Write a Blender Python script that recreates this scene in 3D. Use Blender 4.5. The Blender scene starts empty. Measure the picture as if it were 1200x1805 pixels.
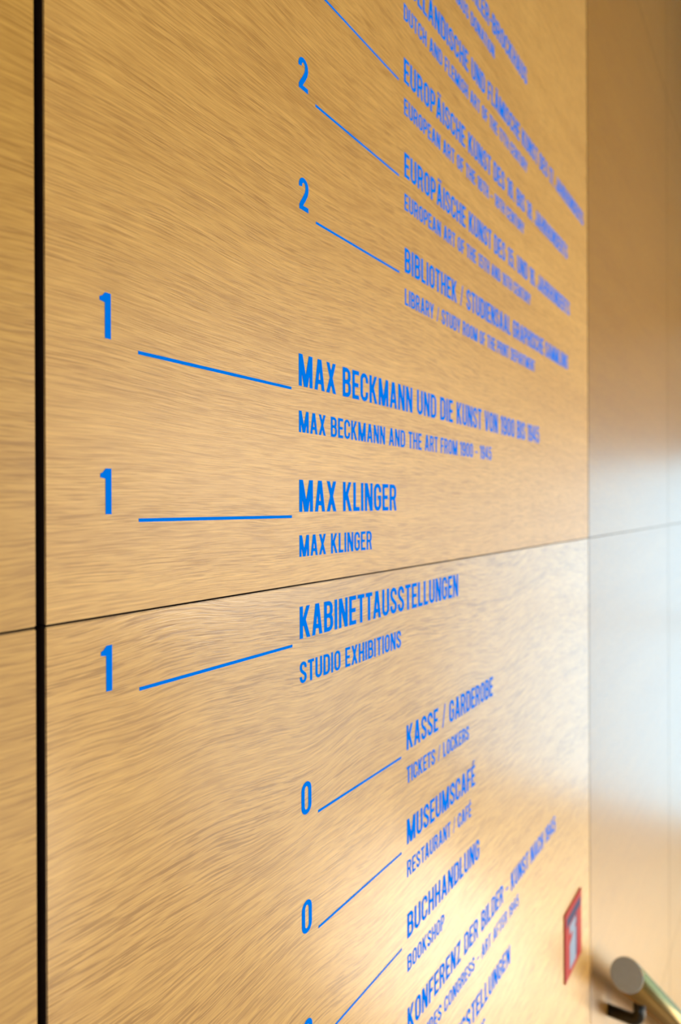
import bpy, bmesh, math, random
from mathutils import Vector, Matrix

S = bpy.context.scene
COL = S.collection

# ------------------------------------------------------------------ camera
EYE = 1.70            # height of the lens above the landing
OFF = 0.30            # distance of the lens from the panelled wall (wall face is y = 0)
YAW = math.atan2(795.0, 1203.0)       # the lens looks along the wall, turned 33 degrees into it
cam_d = bpy.data.cameras.new('camera')
cam = bpy.data.objects.new('camera', cam_d)
COL.objects.link(cam)
cam_d.sensor_fit = 'VERTICAL'
cam_d.sensor_height = 36.0
cam_d.lens = 24.0
cam_d.shift_y = -0.0053
cam_d.clip_start = 0.01
cam_d.dof.use_dof = True
cam_d.dof.focus_distance = 0.445
cam_d.dof.aperture_fstop = 5.6
f = Vector((math.cos(YAW), math.sin(YAW), 0))
r = Vector((math.sin(YAW), -math.cos(YAW), 0))
u = Vector((0, 0, 1))
m3 = Matrix((r, u, -f)).transposed()
roll = Matrix.Rotation(math.radians(0.22), 3, f)
cam.matrix_world = (roll @ m3).to_4x4()
cam.location = (0, -OFF, EYE)
S.camera = cam

# ------------------------------------------------------------------ world, stair lamp, added fill lights, exposure
w = bpy.data.worlds.new('daylight')
S.world = w
w.use_nodes = True
bg = w.node_tree.nodes['Background']
bg.inputs[0].default_value = (0.40, 0.77, 1.0, 1)
bg.inputs[1].default_value = 3.1

def area(name, loc, target, size, power, col):
    L = bpy.data.lights.new(name, 'AREA')
    L.shape = 'DISK'; L.size = size; L.energy = power; L.color = col
    o = bpy.data.objects.new(name, L); COL.objects.link(o)
    o.location = loc
    o.rotation_euler = (Vector(target) - Vector(loc)).to_track_quat('-Z', 'Y').to_euler()
    return o
WARM = (1.0, 0.91, 0.77)
area('hall_fill', (2.6, -2.4, 1.85), (0.6, 0, 1.0), 1.2, 66, WARM)  # unseen fill added to brighten the middle of the wall
area('low_fill', (1.2, -2.5, 0.35), (0.35, 0, 1.15), 1.1, 29, WARM)  # added low fill, lifts the lower left of the wall
area('stair_lamp', (3.0, -1.3, -0.42), (0.3, 0, 1.2), 0.85, 10.5, WARM)
dl = area('hall_fill', (7.6, -2.2, 3.4), (7.6, -2.2, -3), 0.6, 190, (1.0, 0.78, 0.42))  # added downlight, brightens the lower floor mirrored in panels and rail
dl.data.spread = math.radians(75)

S.view_settings.view_transform = 'Standard'
S.view_settings.look = 'None'
S.view_settings.gamma = 1
S.view_settings.use_curve_mapping = False
S.view_settings.exposure = 0.09

# ------------------------------------------------------------------ materials
def mat(name, col, rough=0.5, metal=0.0, **kw):
    m = bpy.data.materials.new(name); m.use_nodes = True
    b = m.node_tree.nodes['Principled BSDF']
    b.inputs['Base Color'].default_value = (*col, 1)
    b.inputs['Roughness'].default_value = rough
    b.inputs['Metallic'].default_value = metal
    for k, v in kw.items():
        b.inputs[k.replace('_', ' ')].default_value = v
    return m

def noise_var(m, scale, amount, bump=0.0, stretch=(1, 1, 1)):
    """a little procedural variation of value and relief on a plain material"""
    nt = m.node_tree; b = nt.nodes['Principled BSDF']
    tc = nt.nodes.new('ShaderNodeTexCoord'); mp = nt.nodes.new('ShaderNodeMapping')
    mp.inputs['Scale'].default_value = stretch
    n = nt.nodes.new('ShaderNodeTexNoise'); n.inputs['Scale'].default_value = scale
    n.inputs['Detail'].default_value = 4
    nt.links.new(tc.outputs['Object'], mp.inputs[0]); nt.links.new(mp.outputs[0], n.inputs[0])
    c = tuple(b.inputs['Base Color'].default_value)[:3]
    mx = nt.nodes.new('ShaderNodeMix'); mx.data_type = 'RGBA'
    mx.inputs[6].default_value = (*[v * (1 - amount) for v in c], 1)
    mx.inputs[7].default_value = (*[min(1, v * (1 + amount)) for v in c], 1)
    nt.links.new(n.outputs[0], mx.inputs[0]); nt.links.new(mx.outputs[2], b.inputs['Base Color'])
    if bump:
        bp = nt.nodes.new('ShaderNodeBump'); bp.inputs['Strength'].default_value = 0.4
        bp.inputs['Distance'].default_value = bump
        nt.links.new(n.outputs[0], bp.inputs['Height']); nt.links.new(bp.outputs[0], b.inputs['Normal'])
    return m

def oak(name, light, dark, pore, pore_amt, coarse, coat, coat_rough, seed, wave=0.006):
    m = bpy.data.materials.new(name); m.use_nodes = True
    nt = m.node_tree; N = nt.nodes; L = nt.links.new
    b = N['Principled BSDF']
    tc = N.new('ShaderNodeTexCoord'); oi = N.new('ShaderNodeObjectInfo')
    def math_(op, a, c=None, clamp=False):
        n = N.new('ShaderNodeMath'); n.operation = op; n.use_clamp = clamp
        for i, v in enumerate((a, c)):
            if v is None: continue
            if isinstance(v, (int, float)): n.inputs[i].default_value = v
            else: L(v, n.inputs[i])
        return n.outputs[0]
    def noise(vec, sx, sz, detail=2.0, rough=0.5, off=0.0):
        mp = N.new('ShaderNodeMapping'); mp.inputs['Scale'].default_value = (sx, 1, sz)
        mp.inputs['Location'].default_value = (off, off * 0.7 + seed, off * 1.3)
        L(vec, mp.inputs[0])
        n = N.new('ShaderNodeTexNoise'); n.inputs['Scale'].default_value = 1
        n.inputs['Detail'].default_value = detail; n.inputs['Roughness'].default_value = rough
        L(mp.outputs[0], n.inputs[0]); return n.outputs[0]
    def ramp(v, a, bb):
        n = N.new('ShaderNodeMapRange'); n.inputs[1].default_value = a; n.inputs[2].default_value = bb
        n.clamp = True; L(v, n.inputs[0]); return n.outputs[0]
    # slow wander of the fibre lines
    w1 = noise(tc.outputs['Object'], 3.0, 4.0, 2, 0.5, 3.1)
    w2 = noise(tc.outputs['Object'], 22.0, 22.0, 1, 0.5, 7.7)
    sep = N.new('ShaderNodeSeparateXYZ'); L(tc.outputs['Object'], sep.inputs[0])
    z = math_('ADD', sep.outputs[2], math_('MULTIPLY', w1, wave * 8))
    z = math_('ADD', z, math_('MULTIPLY', w2, wave * 0.3))
    cmb = N.new('ShaderNodeCombineXYZ'); L(sep.outputs[0], cmb.inputs[0]); L(z, cmb.inputs[2])
    L(math_('MULTIPLY', oi.outputs['Random'], 40), cmb.inputs[1])
    v = cmb.outputs[0]
    fine = noise(v, 20, 430 * coarse, 3, 0.6, 1.0)
    hair = noise(v, 50, 1050 * coarse, 2, 0.6, 2.0)
    band = noise(v, 2.2, 42, 3, 0.55, 5.0)
    tone = noise(v, 1.0, 7, 2, 0.5, 9.0)
    pr = noise(v, 34, 760 * coarse, 2, 0.6, 13.0)
    prm = noise(v, 3.0, 60, 2, 0.5, 17.0)
    mott = noise(v, 14, 40, 3, 0.6, 21.0)
    pores = math_('MULTIPLY', ramp(pr, 0.51, 0.60), ramp(prm, 0.15, 0.60))
    g = math_('ADD', math_('MULTIPLY', ramp(fine, 0.32, 0.68), 0.36), math_('MULTIPLY', ramp(band, 0.3, 0.7), 0.16))
    g = math_('ADD', g, math_('MULTIPLY', ramp(hair, 0.34, 0.66), 0.34))
    g = math_('ADD', g, math_('MULTIPLY', ramp(tone, 0.3, 0.7), 0.10))
    g = math_('ADD', g, math_('MULTIPLY', ramp(mott, 0.3, 0.7), 0.04), True)
    mx = N.new('ShaderNodeMix'); mx.data_type = 'RGBA'
    mx.inputs[6].default_value = (*dark, 1); mx.inputs[7].default_value = (*light, 1)
    L(g, mx.inputs[0])
    mp_ = N.new('ShaderNodeMix'); mp_.data_type = 'RGBA'
    L(math_('MULTIPLY', pores, pore_amt), mp_.inputs[0]); L(mx.outputs[2], mp_.inputs[6])
    mp_.inputs[7].default_value = (*pore, 1)
    L(mp_.outputs[2], b.inputs['Base Color'])
    h = math_('SUBTRACT', math_('MULTIPLY', hair, 0.6), math_('MULTIPLY', pores, 0.25))
    bp = N.new('ShaderNodeBump'); bp.inputs['Strength'].default_value = 0.35
    bp.inputs['Distance'].default_value = 0.0004
    L(h, bp.inputs['Height']); L(bp.outputs[0], b.inputs['Normal'])
    bp2 = N.new('ShaderNodeBump'); bp2.inputs['Strength'].default_value = 0.25
    bp2.inputs['Distance'].default_value = 0.0003
    L(hair, bp2.inputs['Height']); L(bp2.outputs[0], b.inputs['Coat Normal'])
    b.inputs['Roughness'].default_value = 0.42
    b.inputs['Specular IOR Level'].default_value = 0.32
    b.inputs['Coat Weight'].default_value = coat
    b.inputs['Coat Roughness'].default_value = coat_rough
    return m

LIGHT = (0.85, 0.495, 0.14); DARK = (0.45, 0.215, 0.046); PORE = (0.30, 0.13, 0.022)
M_up = oak('oak_fine', LIGHT, DARK, PORE, 0.5, 1.5, 0.25, 0.45, 2.0, 0.005)
M_low = oak('oak_coarse', LIGHT, DARK, PORE, 0.65, 1.25, 0.55, 0.2, 11.0, 0.008)
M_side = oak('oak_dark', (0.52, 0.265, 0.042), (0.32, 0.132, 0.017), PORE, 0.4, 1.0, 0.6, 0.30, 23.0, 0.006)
M_left = oak('oak_left', (0.72, 0.405, 0.095), (0.44, 0.215, 0.04), PORE, 0.5, 0.9, 0.2, 0.4, 31.0, 0.006)
M_edge = mat('panel_edge', (0.05, 0.022, 0.012), 0.8)
M_gap = noise_var(mat('black_backing', (0.004, 0.005, 0.009), 0.8), 20, 0.2)
M_blue = noise_var(mat('blue_vinyl', (0.0, 0.20, 0.95), 0.7, Specular_IOR_Level=0.0), 60, 0.04)
M_floor = noise_var(mat('pale_stone', (0.55, 0.49, 0.40), 0.3), 6, 0.08)
M_plaster = noise_var(mat('white_plaster', (0.78, 0.76, 0.72), 0.85), 40, 0.03, 0.0005)
M_ceil = noise_var(mat('dark_ceiling', (0.10, 0.065, 0.04), 0.7), 8, 0.1)
M_wood_r = noise_var(mat('brown_panelling', (0.36, 0.27, 0.17), 0.6), 3, 0.2, 0, (1, 1, 8))
M_brass = noise_var(mat('brass', (0.30, 0.185, 0.045), 0.2, 1.0), 90, 0.08, 0.0, (1, 1, 1))
M_cap = noise_var(mat('brushed_cap', (0.52, 0.62, 0.70), 0.6, 0.0), 200, 0.12)
M_dark = noise_var(mat('dark_steel', (0.05, 0.05, 0.05), 0.3, 0.9), 80, 0.1)
M_red = noise_var(mat('red_sign', (0.46, 0.018, 0.014), 0.6, Specular_IOR_Level=0.2), 50, 0.04)
M_navy = noise_var(mat('navy_print', (0.03, 0.025, 0.11), 0.6, Specular_IOR_Level=0.2), 50, 0.05)
M_white = noise_var(mat('white_print', (0.30, 0.37, 0.50), 0.6, Specular_IOR_Level=0.2), 50, 0.03)
M_frame = noise_var(mat('window_frame_paint', (0.25, 0.25, 0.26), 0.5), 30, 0.05)
M_glass = mat('window_glass', (1, 1, 1), 0.0, 0.0, Transmission_Weight=1.0, IOR=1.02)

# ------------------------------------------------------------------ mesh helpers
def obj(name, me, m=None, parent=None):
    o = bpy.data.objects.new(name, me); COL.objects.link(o)
    if m is not None and me is not None and not me.materials: me.materials.append(m)
    if parent is not None: o.parent = parent
    return o
def empty(name, loc=(0, 0, 0), parent=None):
    o = bpy.data.objects.new(name, None); COL.objects.link(o); o.location = loc
    o.empty_display_size = 0.05
    if parent is not None: o.parent = parent
    return o
def box_mesh(name, x0, x1, y0, y1, z0, z1, bevel=0.0):
    bm = bmesh.new()
    bmesh.ops.create_cube(bm, size=1)
    for v in bm.verts:
        v.co = Vector((x0 + (v.co.x + .5) * (x1 - x0), y0 + (v.co.y + .5) * (y1 - y0), z0 + (v.co.z + .5) * (z1 - z0)))
    if bevel:
        bmesh.ops.bevel(bm, geom=list(bm.edges), offset=bevel, segments=2, affect='EDGES')
    me = bpy.data.meshes.new(name); bm.to_mesh(me); bm.free(); return me
def tube_mesh(name, pts, rad, seg=32, cap=True, rads=None):
    bm = bmesh.new(); rings = []
    pts = [Vector(p) for p in pts]; n = len(pts)
    ref = None
    for i, p in enumerate(pts):
        t = (pts[min(i + 1, n - 1)] - pts[max(i - 1, 0)]).normalized()
        a = ref if ref is not None else (Vector((0, 1, 0)) if abs(t.y) < 0.9 else Vector((0, 0, 1)))
        a = (a - t * a.dot(t)).normalized(); ref = a
        bb = t.cross(a)
        rr = rads[i] if rads else rad
        rings.append([bm.verts.new(p + (a * math.cos(q) + bb * math.sin(q)) * rr) for q in [2 * math.pi * k / seg for k in range(seg)]])
    for A, B in zip(rings, rings[1:]):
        for k in range(seg):
            fc = bm.faces.new((A[k], A[(k + 1) % seg], B[(k + 1) % seg], B[k])); fc.smooth = True
    if cap:
        bm.faces.new(rings[0][::-1]); bm.faces.new(rings[-1])
    bmesh.ops.recalc_face_normals(bm, faces=bm.faces)
    me = bpy.data.meshes.new(name); bm.to_mesh(me); bm.free(); return me

# ------------------------------------------------------------------ the panelled wall
H = EYE
wall = obj('wall_left', box_mesh('wall_left', -3.2, 10.4, 0.022, 0.10, -4.2, 4.1), M_gap)
wall['kind'] = 'structure'; wall['label'] = 'wall clad in large oak veneer panels with black joints behind blue lettering'
SEAM = H - 0.0572
JX = [-3.2, -1.90, -0.853, 0.1935, 1.2500, 2.18, 3.22, 4.26, 5.30, 6.34, 7.38, 8.42, 9.46, 10.4]
JZ = [-4.2, -2.115, -0.863, 0.39, SEAM, SEAM + 1.252, 4.1]
GX, GR, GZ = 0.0048, 0.003, 0.0011
random.seed(4)
for i in range(len(JX) - 1):
    for k in range(len(JZ) - 1):
        if JX[i + 1] > 6 and k == 99: continue
        x0 = JX[i] + (GX if i <= 3 else GR) / 2; x1 = JX[i + 1] - (GX if i <= 2 else GR) / 2
        z0 = JZ[k] + GZ / 2; z1 = JZ[k + 1] - GZ / 2
        cx, cz = (x0 + x1) / 2, (z0 + z1) / 2
        me = box_mesh('panel', x0 - cx, x1 - cx, 0, 0.018, z0 - cz, z1 - cz, 0.0005)
        if i == 3 and k >= 4: m = M_up
        elif i <= 2: m = M_left
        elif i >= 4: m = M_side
        else: m = M_low
        me.materials.append(m); me.materials.append(M_edge)
        for p in me.polygons:
            if abs(p.normal.y) < 0.5: p.material_index = 1
        o = obj('panel', me, None, wall); o.location = (cx, 0, cz)

# ------------------------------------------------------------------ the rest of the hall
def struct(name, me, m, label):
    o = obj(name, me, m); o['kind'] = 'structure'; o['label'] = label; return o
TOPX = 1.32; RUN = 0.28; RISE = RUN * 0.768; NS = 14
fl = struct('floor', box_mesh('floor', -3.2, TOPX, -5.2, 0.02, -0.2, 0.0), M_floor, 'pale stone landing at the head of the stairs')
LOW = -RISE * NS
low = obj('lower_floor', box_mesh('lower_floor', TOPX + RUN * (NS - 1), 10.4, -5.2, 0.02, LOW - 0.2, LOW), M_floor, fl)
for k in range(1, NS):
    x0 = TOPX + RUN * (k - 1)
    o = obj('step', box_mesh('step', x0, x0 + RUN, -2.4, 0.0, -RISE * k - 0.3, -RISE * k, 0.003), M_floor, fl)
struct('ceiling', box_mesh('ceiling', -3.2, 10.4, -5.2, 0.1, 4.1, 4.3), M_ceil, 'dark wooden ceiling')
# walls with windows: far end, plus side and back ones added as fill
WALLMAT = None
def window_wall(name, label, along_y, pos, thick, lo, hi, a0, a1, z0, z1, nm, trans, wname, wlabel):
    """wall from lo to hi with an opening a0..a1 x z0..z1; pos = inner face, thick signed outwards"""
    bm = bmesh.new()
    for p0, p1, q0, q1 in ((lo, a0, -4.2, 4.3), (a1, hi, -4.2, 4.3), (a0, a1, -4.2, z0), (a0, a1, z1, 4.3)):
        for v in bmesh.ops.create_cube(bm, size=1)['verts']:
            t = pos + (v.co.y + .5) * thick; l = p0 + (v.co.x + .5) * (p1 - p0); z = q0 + (v.co.z + .5) * (q1 - q0)
            v.co = Vector((t, l, z)) if along_y else Vector((l, t, z))
    bmesh.ops.recalc_face_normals(bm, faces=bm.faces)
    me = bpy.data.meshes.new(name); bm.to_mesh(me); bm.free(); struct(name, me, M_wood_r if name == 'wall_right' else M_plaster, label)
    mid = (a0 + a1) / 2; hw = (a1 - a0) / 2; hh = z1 - z0; t = pos + thick * 0.4
    wn = empty(wname, (t, mid, z0) if along_y else (mid, t, z0)); wn['kind'] = 'structure'; wn['label'] = wlabel
    def bx(n, l0, l1, q0, q1, d, m):
        obj(n, box_mesh(n, -d, d, l0, l1, q0, q1) if along_y else box_mesh(n, l0, l1, -d, d, q0, q1), m, wn)
    ys = [-hw + 2 * hw * k / nm for k in range(nm + 1)]; zs = [0] + [hh * f_ for f_ in trans] + [hh]
    for y in ys: bx('mullion', y - .03, y + .03, 0, hh, .04, M_frame)
    for z in zs: bx('transom', -hw, hw, max(0, z - .03), min(hh, z + .03), .035, M_frame)
    for y0, y1 in zip(ys, ys[1:]):
        for q0, q1 in zip(zs, zs[1:]): bx('pane', y0 + .03, y1 - .03, q0 + .03, q1 - .03, .003, M_glass)
window_wall('wall_far', 'white end wall around the tall window', True, 10.4, 0.3, -5.4, 0.1, -4.6, -0.5, LOW + 0.3, 2.35, 3, (.55,), 'window_1', 'tall window at the foot of the stairs')
window_wall('wall_back', 'white wall behind the camera with an added window', True, -3.2, -0.2, -5.4, 0.1, -4.4, -2.6, 0.4, 2.4, 2, (.5,), 'fill_window_back', 'fill window added in the wall behind the camera')  # back window added to throw cool light on the rail cap
window_wall('wall_right', 'white wall with a long added window opposite the lettering', False, -5.2, -0.3, -3.4, 10.7, 5.2, 9.6, LOW + 0.3, 2.15, 3, (.55,), 'fill_window_side', 'long fill window added opposite the lettering')  # side window added to whiten the panels with its reflection

# ------------------------------------------------------------------ condensed capitals (cap height 1)
TX, TY = 0.168, 0.146
HX, HY = TX / 2, TY / 2
def arc(cx, cy_, rx, ry, a0, a1, n=8):
    return [(cx + rx * math.cos(math.radians(a0 + (a1 - a0) * i / n)), cy_ + ry * math.sin(math.radians(a0 + (a1 - a0) * i / n))) for i in range(n + 1)]
class G:
    def __init__(self): self.q = []; self.n = 0
    def quad(self, q): self.n += 1; self.q.append((q, self.n)); return self
    def bar(self, x0, x1, y0, y1): self.n += 1; self.q.append(([(x0, y0), (x1, y0), (x1, y1), (x0, y1)], self.n)); return self
    def sl(self, xb, xt, y0=0.0, y1=1.0, w=0.165):     # slanted stroke with level ends
        self.n += 1; self.q.append(([(xb - w / 2, y0), (xb + w / 2, y0), (xt + w / 2, y1), (xt - w / 2, y1)], self.n)); return self
    def st(self, pts, closed=False):                   # stroke with an elliptical nib
        self.n += 1; n = len(pts); L, R = [], []
        for i in range(n):
            if closed: a, b = pts[i - 1], pts[(i + 1) % n]
            else: a, b = pts[max(i - 1, 0)], pts[min(i + 1, n - 1)]
            dx, dy = b[0] - a[0], b[1] - a[1]; l = math.hypot(dx, dy) or 1
            nx, ny = -dy / l, dx / l
            L.append((pts[i][0] + nx * HX, pts[i][1] + ny * HY)); R.append((pts[i][0] - nx * HX, pts[i][1] - ny * HY))
        for i in range(n if closed else n - 1):
            j = (i + 1) % n; self.q.append(([L[i], R[i], R[j], L[j]], self.n))
        return self
def oval(x0, x1, y0=HY, y1=1 - HY, ry=0.19):
    cx = (x0 + x1) / 2; rx = (x1 - x0) / 2
    return arc(cx, y1 - ry, rx, ry, 0, 180, 12) + arc(cx, y0 + ry, rx, ry, 180, 360, 12)
GL = {}
def glyph(ch, w, g): GL[ch] = (w, g.q)
def base_glyphs():
    glyph('I', .16, G().bar(0, .16, 0, 1))
    glyph('L', .41, G().bar(0, .166, 0, 1).bar(0, .41, 0, TY))
    glyph('E', .44, G().bar(0, .166, 0, 1).bar(0, .44, 0, TY).bar(0, .44, 1 - TY, 1).bar(0, .40, .5 - HY, .5 + HY))
    glyph('F', .42, G().bar(0, .166, 0, 1).bar(0, .42, 1 - TY, 1).bar(0, .38, .47 - HY, .47 + HY))
    glyph('H', .52, G().bar(0, .166, 0, 1).bar(.354, .52, 0, 1).bar(0, .52, .5 - HY, .5 + HY))
    glyph('T', .46, G().bar(.147, .313, 0, 1).bar(0, .46, 1 - TY, 1))
    glyph('N', .54, G().bar(0, .155, 0, 1).bar(.385, .54, 0, 1).sl(.445, .095, 0, 1, .19))
    glyph('M', .72, G().bar(0, .158, 0, 1).bar(.562, .72, 0, 1).sl(.36, .098, 0, 1, .195).sl(.36, .622, 0, 1, .195))
    glyph('A', .56, G().sl(.085, .26, 0, 1, .17).sl(.475, .30, 0, 1, .17).bar(.13, .43, .20, .20 + TY))
    glyph('V', .54, G().sl(.25, .075, 0, 1, .166).sl(.29, .465, 0, 1, .166))
    glyph('X', .56, G().sl(.09, .465, 0, 1, .18).sl(.47, .095, 0, 1, .18))
    glyph('Y', .54, G().bar(.195, .345, 0, .45).sl(.26, .075, .38, 1, .166).sl(.28, .465, .38, 1, .166))
    glyph('K', .55, G().bar(0, .166, 0, 1).sl(.135, .44, .38, 1, .18).sl(.46, .20, 0, .62, .185))
    glyph('O', .52, G().st(oval(HX, .52 - HX), True))
    glyph('0', .52, G().st(oval(HX, .52 - HX), True))
    glyph('C', .51, G().st([(.51 - HX, .66)] + arc(.255, 1 - HY - .19, .18, .19, 0, 180, 12) + arc(.255, HY + .19, .18, .19, 180, 360, 12) + [(.51 - HX, .34)]))
    glyph('G', .51, G().st([(.51 - HX, .68)] + arc(.255, 1 - HY - .19, .18, .19, 0, 180, 12) + arc(.255, HY + .19, .18, .19, 180, 360, 12) + [(.51 - HX, .50)]).bar(.27, .51, .42, .42 + TY))
    glyph('U', .52, G().st([(HX, 1), (HX, .6)] + arc(.26, HY + .19, .185, .19, 180, 360, 12) + [(.52 - HX, .6), (.52 - HX, 1)]))
    glyph('J', .44, G().st([(.44 - HX, 1), (.44 - HX, .6)] + arc(.225, HY + .18, .14, .18, 0, -180, 12) + [(.085, .33)]))
    glyph('D', .52, G().bar(0, .166, 0, 1).st([(.08, 1 - HY), (.22, 1 - HY)] + arc(.25, 1 - HY - .19, .195, .19, 90, 0, 8) + arc(.25, HY + .19, .195, .19, 0, -90, 8) + [(.22, HY), (.08, HY)]))
    glyph('P', .50, G().bar(0, .166, 0, 1).st([(.08, 1 - HY), (.22, 1 - HY)] + arc(.25, 1 - HY - .17, .175, .17, 90, 0, 8) + arc(.25, .44 + .17, .175, .17, 0, -90, 8) + [(.22, .44), (.08, .44)]))
    glyph('R', .53, G().bar(0, .166, 0, 1).st([(.08, 1 - HY), (.22, 1 - HY)] + arc(.25, 1 - HY - .16, .18, .16, 90, 0, 8) + arc(.25, .47 + .16, .18, .16, 0, -90, 8) + [(.22, .47), (.08, .47)]).sl(.45, .33, 0, .50, .16))
    glyph('B', .51, G().bar(0, .166, 0, 1).st([(.08, 1 - HY), (.22, 1 - HY)] + arc(.24, 1 - HY - .15, .175, .15, 90, 0, 8) + arc(.24, .52 + .15, .175, .15, 0, -90, 8) + [(.22, .52), (.08, .52)]).st([(.08, .52), (.22, .52)] + arc(.25, .52 - .16, .185, .16, 90, 0, 8) + arc(.25, HY + .16, .185, .16, 0, -90, 8) + [(.22, HY), (.08, HY)]))
    glyph('S', .49, G().st([(.49 - HX, .70)] + arc(.245, 1 - HY - .18, .17, .18, 0, 180, 10) + [(.085, .66), (.13, .575), (.245, .49), (.36, .405), (.412, .33)] + arc(.245, HY + .18, .17, .18, 0, -180, 10) + [(.075, .31)]))
    glyph('2', .49, G().st([(HX, .70)] + arc(.24, 1 - HY - .19, .165, .19, 180, 0, 10) + [(.405, .66), (.37, .54), (.26, .36), (.13, .18), (.085, .07)]).bar(.01, .48, 0, TY))
    glyph('1', .30, G().bar(.138, .30, 0, 1).quad([(0, .80), (.15, .775), (.15, .945), (0, .885)]).quad([(.06, .90), (.16, .90), (.16, .995), (.125, .975)]))
    glyph('4', .54, G().bar(.29, .43, 0, 1).bar(.02, .54, .20, .20 + TY).sl(.085, .30, .25, 1, .166))
    glyph('5', .50, G().bar(.06, .45, 1 - TY, 1).bar(.05, .19, .50, 1).st([(.10, .555), (.16, .60)] + arc(.25, .44, .175, .19, 90, 0, 8) + arc(.25, HY + .18, .175, .18, 0, -180, 10) + [(.075, .30)]))
    glyph('6', .51, G().st(oval(HX, .51 - HX, HY, .60, .18), True).st([(HX, .35), (HX, .75)] + arc(.255, 1 - HY - .18, .18, .18, 180, 0, 10) + [(.51 - HX, .72)]))
    glyph('9', .51, G().st(oval(HX, .51 - HX, .40, 1 - HY, .18), True).st([(.51 - HX, .65), (.51 - HX, .25)] + arc(.255, HY + .18, .18, .18, 0, -180, 10) + [(HX, .28)]))
    glyph('7', .46, G().bar(0, .46, 1 - TY, 1).sl(.17, .385, 0, .90, .15))
    glyph('8', .51, G().st(oval(HX + .01, .50 - HX, .52, 1 - HY, .17), True).st(oval(HX, .51 - HX, HY, .52, .17), True))
    glyph('Z', .46, G().bar(0, .46, 1 - TY, 1).bar(0, .46, 0, TY).sl(.09, .37, .05, .95, .16))
    glyph('/', .36, G().sl(.05, .31, 0, 1, .09))
    glyph('.', .15, G().bar(0, .15, 0, .14))
    glyph('-', .26, G().bar(0, .26, .38, .38 + TY))
    glyph('–', .40, G().bar(0, .40, .39, .39 + .11))
    for c, k in (('Ä', 'A'), ('Ü', 'U')):
        wd, q = GL[k]; g = G(); g.q = list(q); g.n = 9; m = wd / 2
        g.bar(m - .165, m - .035, 1.07, 1.19).bar(m + .035, m + .165, 1.07, 1.19); GL[c] = (wd, g.q)
    wd, q = GL['E']; g = G(); g.q = list(q); g.n = 9; g.sl(.17, .30, 1.06, 1.24, .13); GL['É'] = (wd, g.q)
base_glyphs()
THICK = 0.006      # in cap heights: cut vinyl film
mesh_cache = {}
def glyph_mesh(ch):
    if ch in mesh_cache: return mesh_cache[ch]
    bm = bmesh.new()
    # strokes that cross lie a few microns apart so that no two faces coincide
    for q, lay in GL[ch][1]:
        t = -THICK - lay * 0.0007
        if (q[1][0] - q[0][0]) * (q[2][1] - q[1][1]) - (q[1][1] - q[0][1]) * (q[2][0] - q[1][0]) < 0: q = q[::-1]
        fr = [bm.verts.new((x, t, y)) for x, y in q]
        bk = [bm.verts.new((x, 0, y)) for x, y in q]
        bm.faces.new(fr)
        for i in range(4):
            j = (i + 1) % 4; bm.faces.new((fr[j], fr[i], bk[i], bk[j]))
    bm.normal_update()
    me = bpy.data.meshes.new('letter'); bm.to_mesh(me); bm.free(); me.materials.append(M_blue)
    mesh_cache[ch] = me
    return me
TRACK = 0.098; SPACE = 0.21
KERN = {('A', 'V'): -.05, ('T', 'A'): -.05, ('A', 'T'): -.05, ('T', 'T'): -.02, ('L', 'T'): -.03, ('A', 'Y'): -.05, ('R', 'Y'): -.03, ('M','A'): 0.01}
def width(text):
    x = 0
    for i, c in enumerate(text):
        if c == ' ': x += SPACE + TRACK; continue
        x += GL[c][0] + TRACK + (KERN.get((c, text[i + 1]), 0) if i + 1 < len(text) else 0)
    return x - TRACK
def line(name, parent, text, x, z, cap, k=1.0):
    """one line of cut letters; k stretches the set width to the measured one"""
    ln = empty(name, (x, 0, z), parent)
    cx = 0.0
    for i, c in enumerate(text):
        if c == ' ': cx += SPACE + TRACK; continue
        o = obj('digit' if c.isdigit() else 'letter', glyph_mesh(c), None, ln)
        o.location = (cx * cap * k, 0, 0); o.scale = (cap * k, cap, cap)
        cx += GL[c][0] + TRACK + (KERN.get((c, text[i + 1]), 0) if i + 1 < len(text) else 0)
    return ln

# every entry: texts, number, indent column, baseline height relative to the eye, label
CAPF, CAPE = 0.0236, 0.0158
A_COL = dict(num=0.2274, rule=(0.2524, 0.3905), txt=0.3993)     # entries on the first floor
B_COL = dict(num=0.4005, rule=(0.4215, 0.5535), txt=0.5640)     # all other entries
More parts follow.
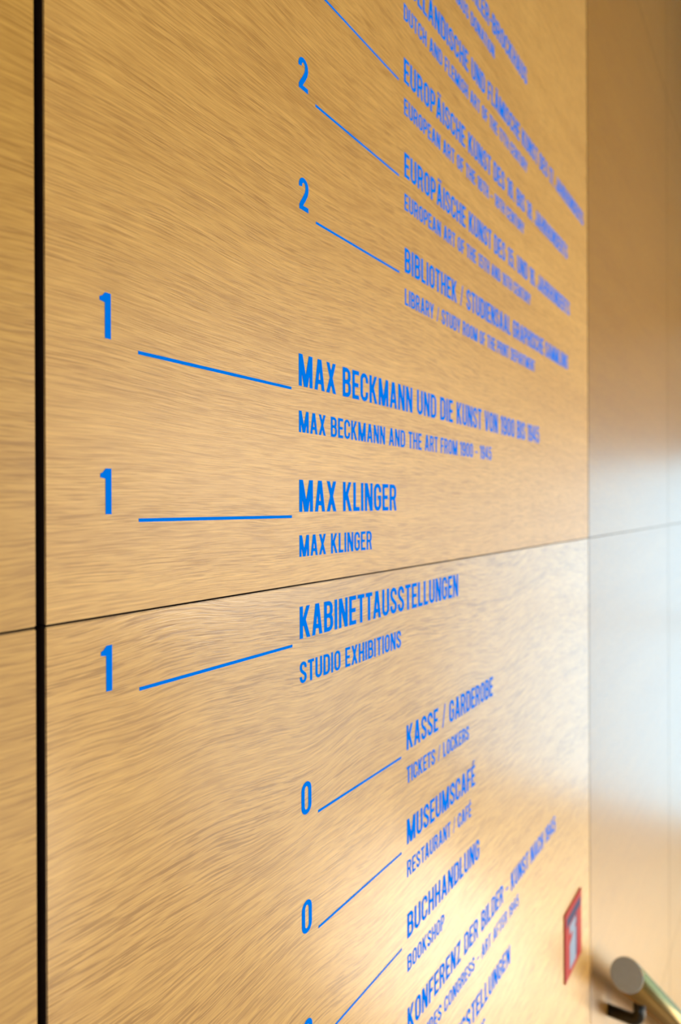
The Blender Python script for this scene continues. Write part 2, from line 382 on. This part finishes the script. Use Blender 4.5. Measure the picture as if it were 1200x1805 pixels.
#   German, English, number, column, baseline de, baseline en, x end de, x end en, label
def sx(px):       # wall position of a measured column of the lettering (metres from the lens)
    z_ = 1441.97 * OFF / (1395 - px); return (z_ - OFF * 0.55133) / 0.83427
ENT = [
 ('KUNST DES 19. JAHRHUNDERTS', 'ART OF THE 19TH CENTURY', '2', B_COL, .6630, .6330, None, None,
  'highest blue directory entry, only the foot of its last letter in view'),
 ('SCHENKUNG BÜHLER-BROCKHAUS', 'BÜHLER-BROCKHAUS DONATION', '2', B_COL, .5735, .5435, sx(931), sx(874),
  'blue directory entry for a donation, second from the top, its start out of view'),
 ('HOLLÄNDISCHE UND FLÄMISCHE KUNST DES 17. JAHRHUNDERTS', 'DUTCH AND FLEMISH ART OF THE 17TH CENTURY', '2', B_COL, .4840, .4540, sx(1029), sx(931),
  'longest blue directory entry, for Dutch and Flemish art of the 17th century'),
 ('EUROPÄISCHE KUNST DES 16. BIS 18. JAHRHUNDERTS', 'EUROPEAN ART OF THE 16TH – 18TH CENTURY', '2', B_COL, .3955, .3655, sx(1001), sx(925),
  'blue directory entry for European art of the 16th to 18th century'),
 ('EUROPÄISCHE KUNST DES 15. UND 16. JAHRHUNDERTS', 'EUROPEAN ART OF THE 15TH AND 16TH CENTURY', '2', B_COL, .3072, .2765, sx(1004.5), sx(936),
  'blue directory entry for European art of the 15th and 16th century'),
 ('BIBLIOTHEK / STUDIENSAAL GRAPHISCHE SAMMLUNG', 'LIBRARY / STUDY ROOM OF THE PRINT DEPARTMENT', '2', B_COL, .2184, .1878, sx(1001), sx(943),
  'blue directory entry for the library, lowest of the entries numbered 2'),
 ('MAX BECKMANN UND DIE KUNST VON 1900 BIS 1945', 'MAX BECKMANN AND THE ART FROM 1900 – 1945', '1', A_COL, .0886, .0546, sx(950), sx(866),
  'blue directory entry for art from 1900 to 1945, uppermost of the three numbered 1'),
 ('MAX KLINGER', 'MAX KLINGER', '1', A_COL, -.0038, -.0367, sx(698.5), sx(655),
  'blue directory entry with the same short name in both lines, just above the panel seam'),
 ('KABINETTAUSSTELLUNGEN', 'STUDIO EXHIBITIONS', '1', A_COL, -.0968, -.1296, sx(806.5), sx(705.5),
  'blue directory entry for studio exhibitions, just under the panel seam'),
 ('KASSE / GARDEROBE', 'TICKETS / LOCKERS', '0', B_COL, -.2275, -.2587, sx(867), sx(824.5),
  'blue directory entry for tickets and lockers, uppermost of those numbered 0'),
 ('MUSEUMSCAFÉ', 'RESTAURANT / CAFÉ', '0', B_COL, -.3152, -.3462, sx(835), sx(828),
  'blue directory entry for the restaurant and café'),
 ('BUCHHANDLUNG', 'BOOKSHOP', '0', B_COL, -.4032, -.4344, sx(842), sx(780),
  'blue directory entry for the bookshop'),
 ('KONFERENZ DER BILDER – KUNST NACH 1945', 'PICTURES CONGRESS – ART AFTER 1945', '-1', B_COL, -.4912, -.5222, sx(976), sx(911),
  'blue directory entry for art after 1945, running up towards the red sign'),
 ('SONDERAUSSTELLUNGEN', 'TEMPORARY EXHIBITIONS', '-1', B_COL, -.5792, -.6102, sx(895.5), sx(851),
  'lowest blue directory entry, for temporary exhibitions, cut off by the bottom of the picture'),
]
for de, en, num, c, bd, be, ed, ee, label in ENT:
    e = empty('directory_entry', (c['num'], 0, H + bd))
    e['label'] = label; e['category'] = 'wall lettering'; e['group'] = 'blue directory entries on the oak wall'
    big = CAPF if c is A_COL else 0.0230
    sm = CAPE if c is A_COL else 0.0154
    dz = lambda v: v - bd
    kd = (ed - c['txt']) / (width(de) * big) if ed else 0.93
    ke = (ee - c['txt']) / (width(en) * sm) if ee else 0.93
    print('K %-12s %.3f %.3f' % (de[:12], kd, ke))
    line('german_line', e, de, c['txt'] - c['num'], 0, big, kd)
    line('english_line', e, en, c['txt'] - c['num'], dz(be), sm, ke)
    line('floor_number', e, num, (0 if len(num) == 1 else -0.009), 0.0002, CAPF + 0.0005, 0.97 if num == '1' else 1.0)
    x0, x1 = c['rule']
    o = obj('rule', box_mesh('rule', x0 - c['num'], x1 - c['num'], -0.00014, 0, -0.0043, -0.0023), M_blue, e)

# ------------------------------------------------------------------ red sign on the wall
sg = empty('fire_sign', (1.133, 0, H - 0.697))
sg['label'] = 'small red square sign with white pictogram and dark band above the handrail end'; sg['category'] = 'sign'
obj('plate', box_mesh('plate', -0.049, 0.049, -0.0022, 0, -0.054, 0.054, 0.0004), M_red, sg)
obj('top_band', box_mesh('top_band', -0.040, 0.041, -0.0025, -0.0021, 0.029, 0.044), M_navy, sg)
def poly(name, pts, y0, y1, m, parent):
    bm = bmesh.new()
    a = [bm.verts.new((x, y0, z)) for x, z in pts]; b = [bm.verts.new((x, y1, z)) for x, z in pts]
    bm.faces.new(a); n = len(pts)
    for i in range(n): bm.faces.new((a[i], b[i], b[(i + 1) % n], a[(i + 1) % n]))
    bmesh.ops.recalc_face_normals(bm, faces=bm.faces)
    me = bpy.data.meshes.new(name); bm.to_mesh(me); bm.free()
    return obj(name, me, m, parent)
# white extinguisher-like pictogram: body with shoulder, neck and hose
poly('pictogram', [(-.024, -.044), (.012, -.044), (.012, .006), (.006, .013), (.012, .016), (.012, .026), (-.024, .026), (-.024, .012), (-.004, .010), (-.010, .003), (-.024, -.004)], -0.0025, -0.0021, M_white, sg)
poly('pictogram_line', [(.013, -.040), (.019, -.040), (.019, .027), (.013, .027)], -0.0025, -0.0021, M_navy, sg)  # dark printed line right of the white pictogram

# ------------------------------------------------------------------ brass handrail going down the stairs
RD = 0.056; RR = 0.0278; SL = 0.768
P0 = Vector((1.2735, -RD, H - 0.8233)); D = Vector((1, 0, -SL)).normalized()
LEN = (RUN * NS) / D.x
rail = empty('handrail', P0)
rail['label'] = 'round brass handrail with grey end cap running down along the oak wall'; rail['category'] = 'handrail'
obj('tube', tube_mesh('tube', [(0, 0, 0), D * 0.0006, D * (LEN - .001), D * LEN], RR, 48, rads=[RR - .0006, RR, RR, RR - .0006]), M_brass, rail)
obj('end_cap', tube_mesh('end_cap', [D * -0.0012, D * -0.0004, D * 0.0], RR, 48, rads=[RR - .0016, RR - .0008, RR - .0008]), M_cap, rail)
for k in range(5):
    X = 0.116 + k * 0.95
    base = Vector((X, 0, -X * SL))
    br = empty('bracket', base, rail)
    drop = -0.066
    pts = [(0, RD - .0003, drop), (0, .016, drop)]
    pts += [(0, .016 - .016 * math.sin(a), drop + .016 - .016 * math.cos(a)) for a in [math.radians(t) for t in range(15, 91, 15)]]
    pts += [(0, 0, -RR + .002)]
    obj('arm', tube_mesh('arm', pts, .0108, 24), M_dark, br)
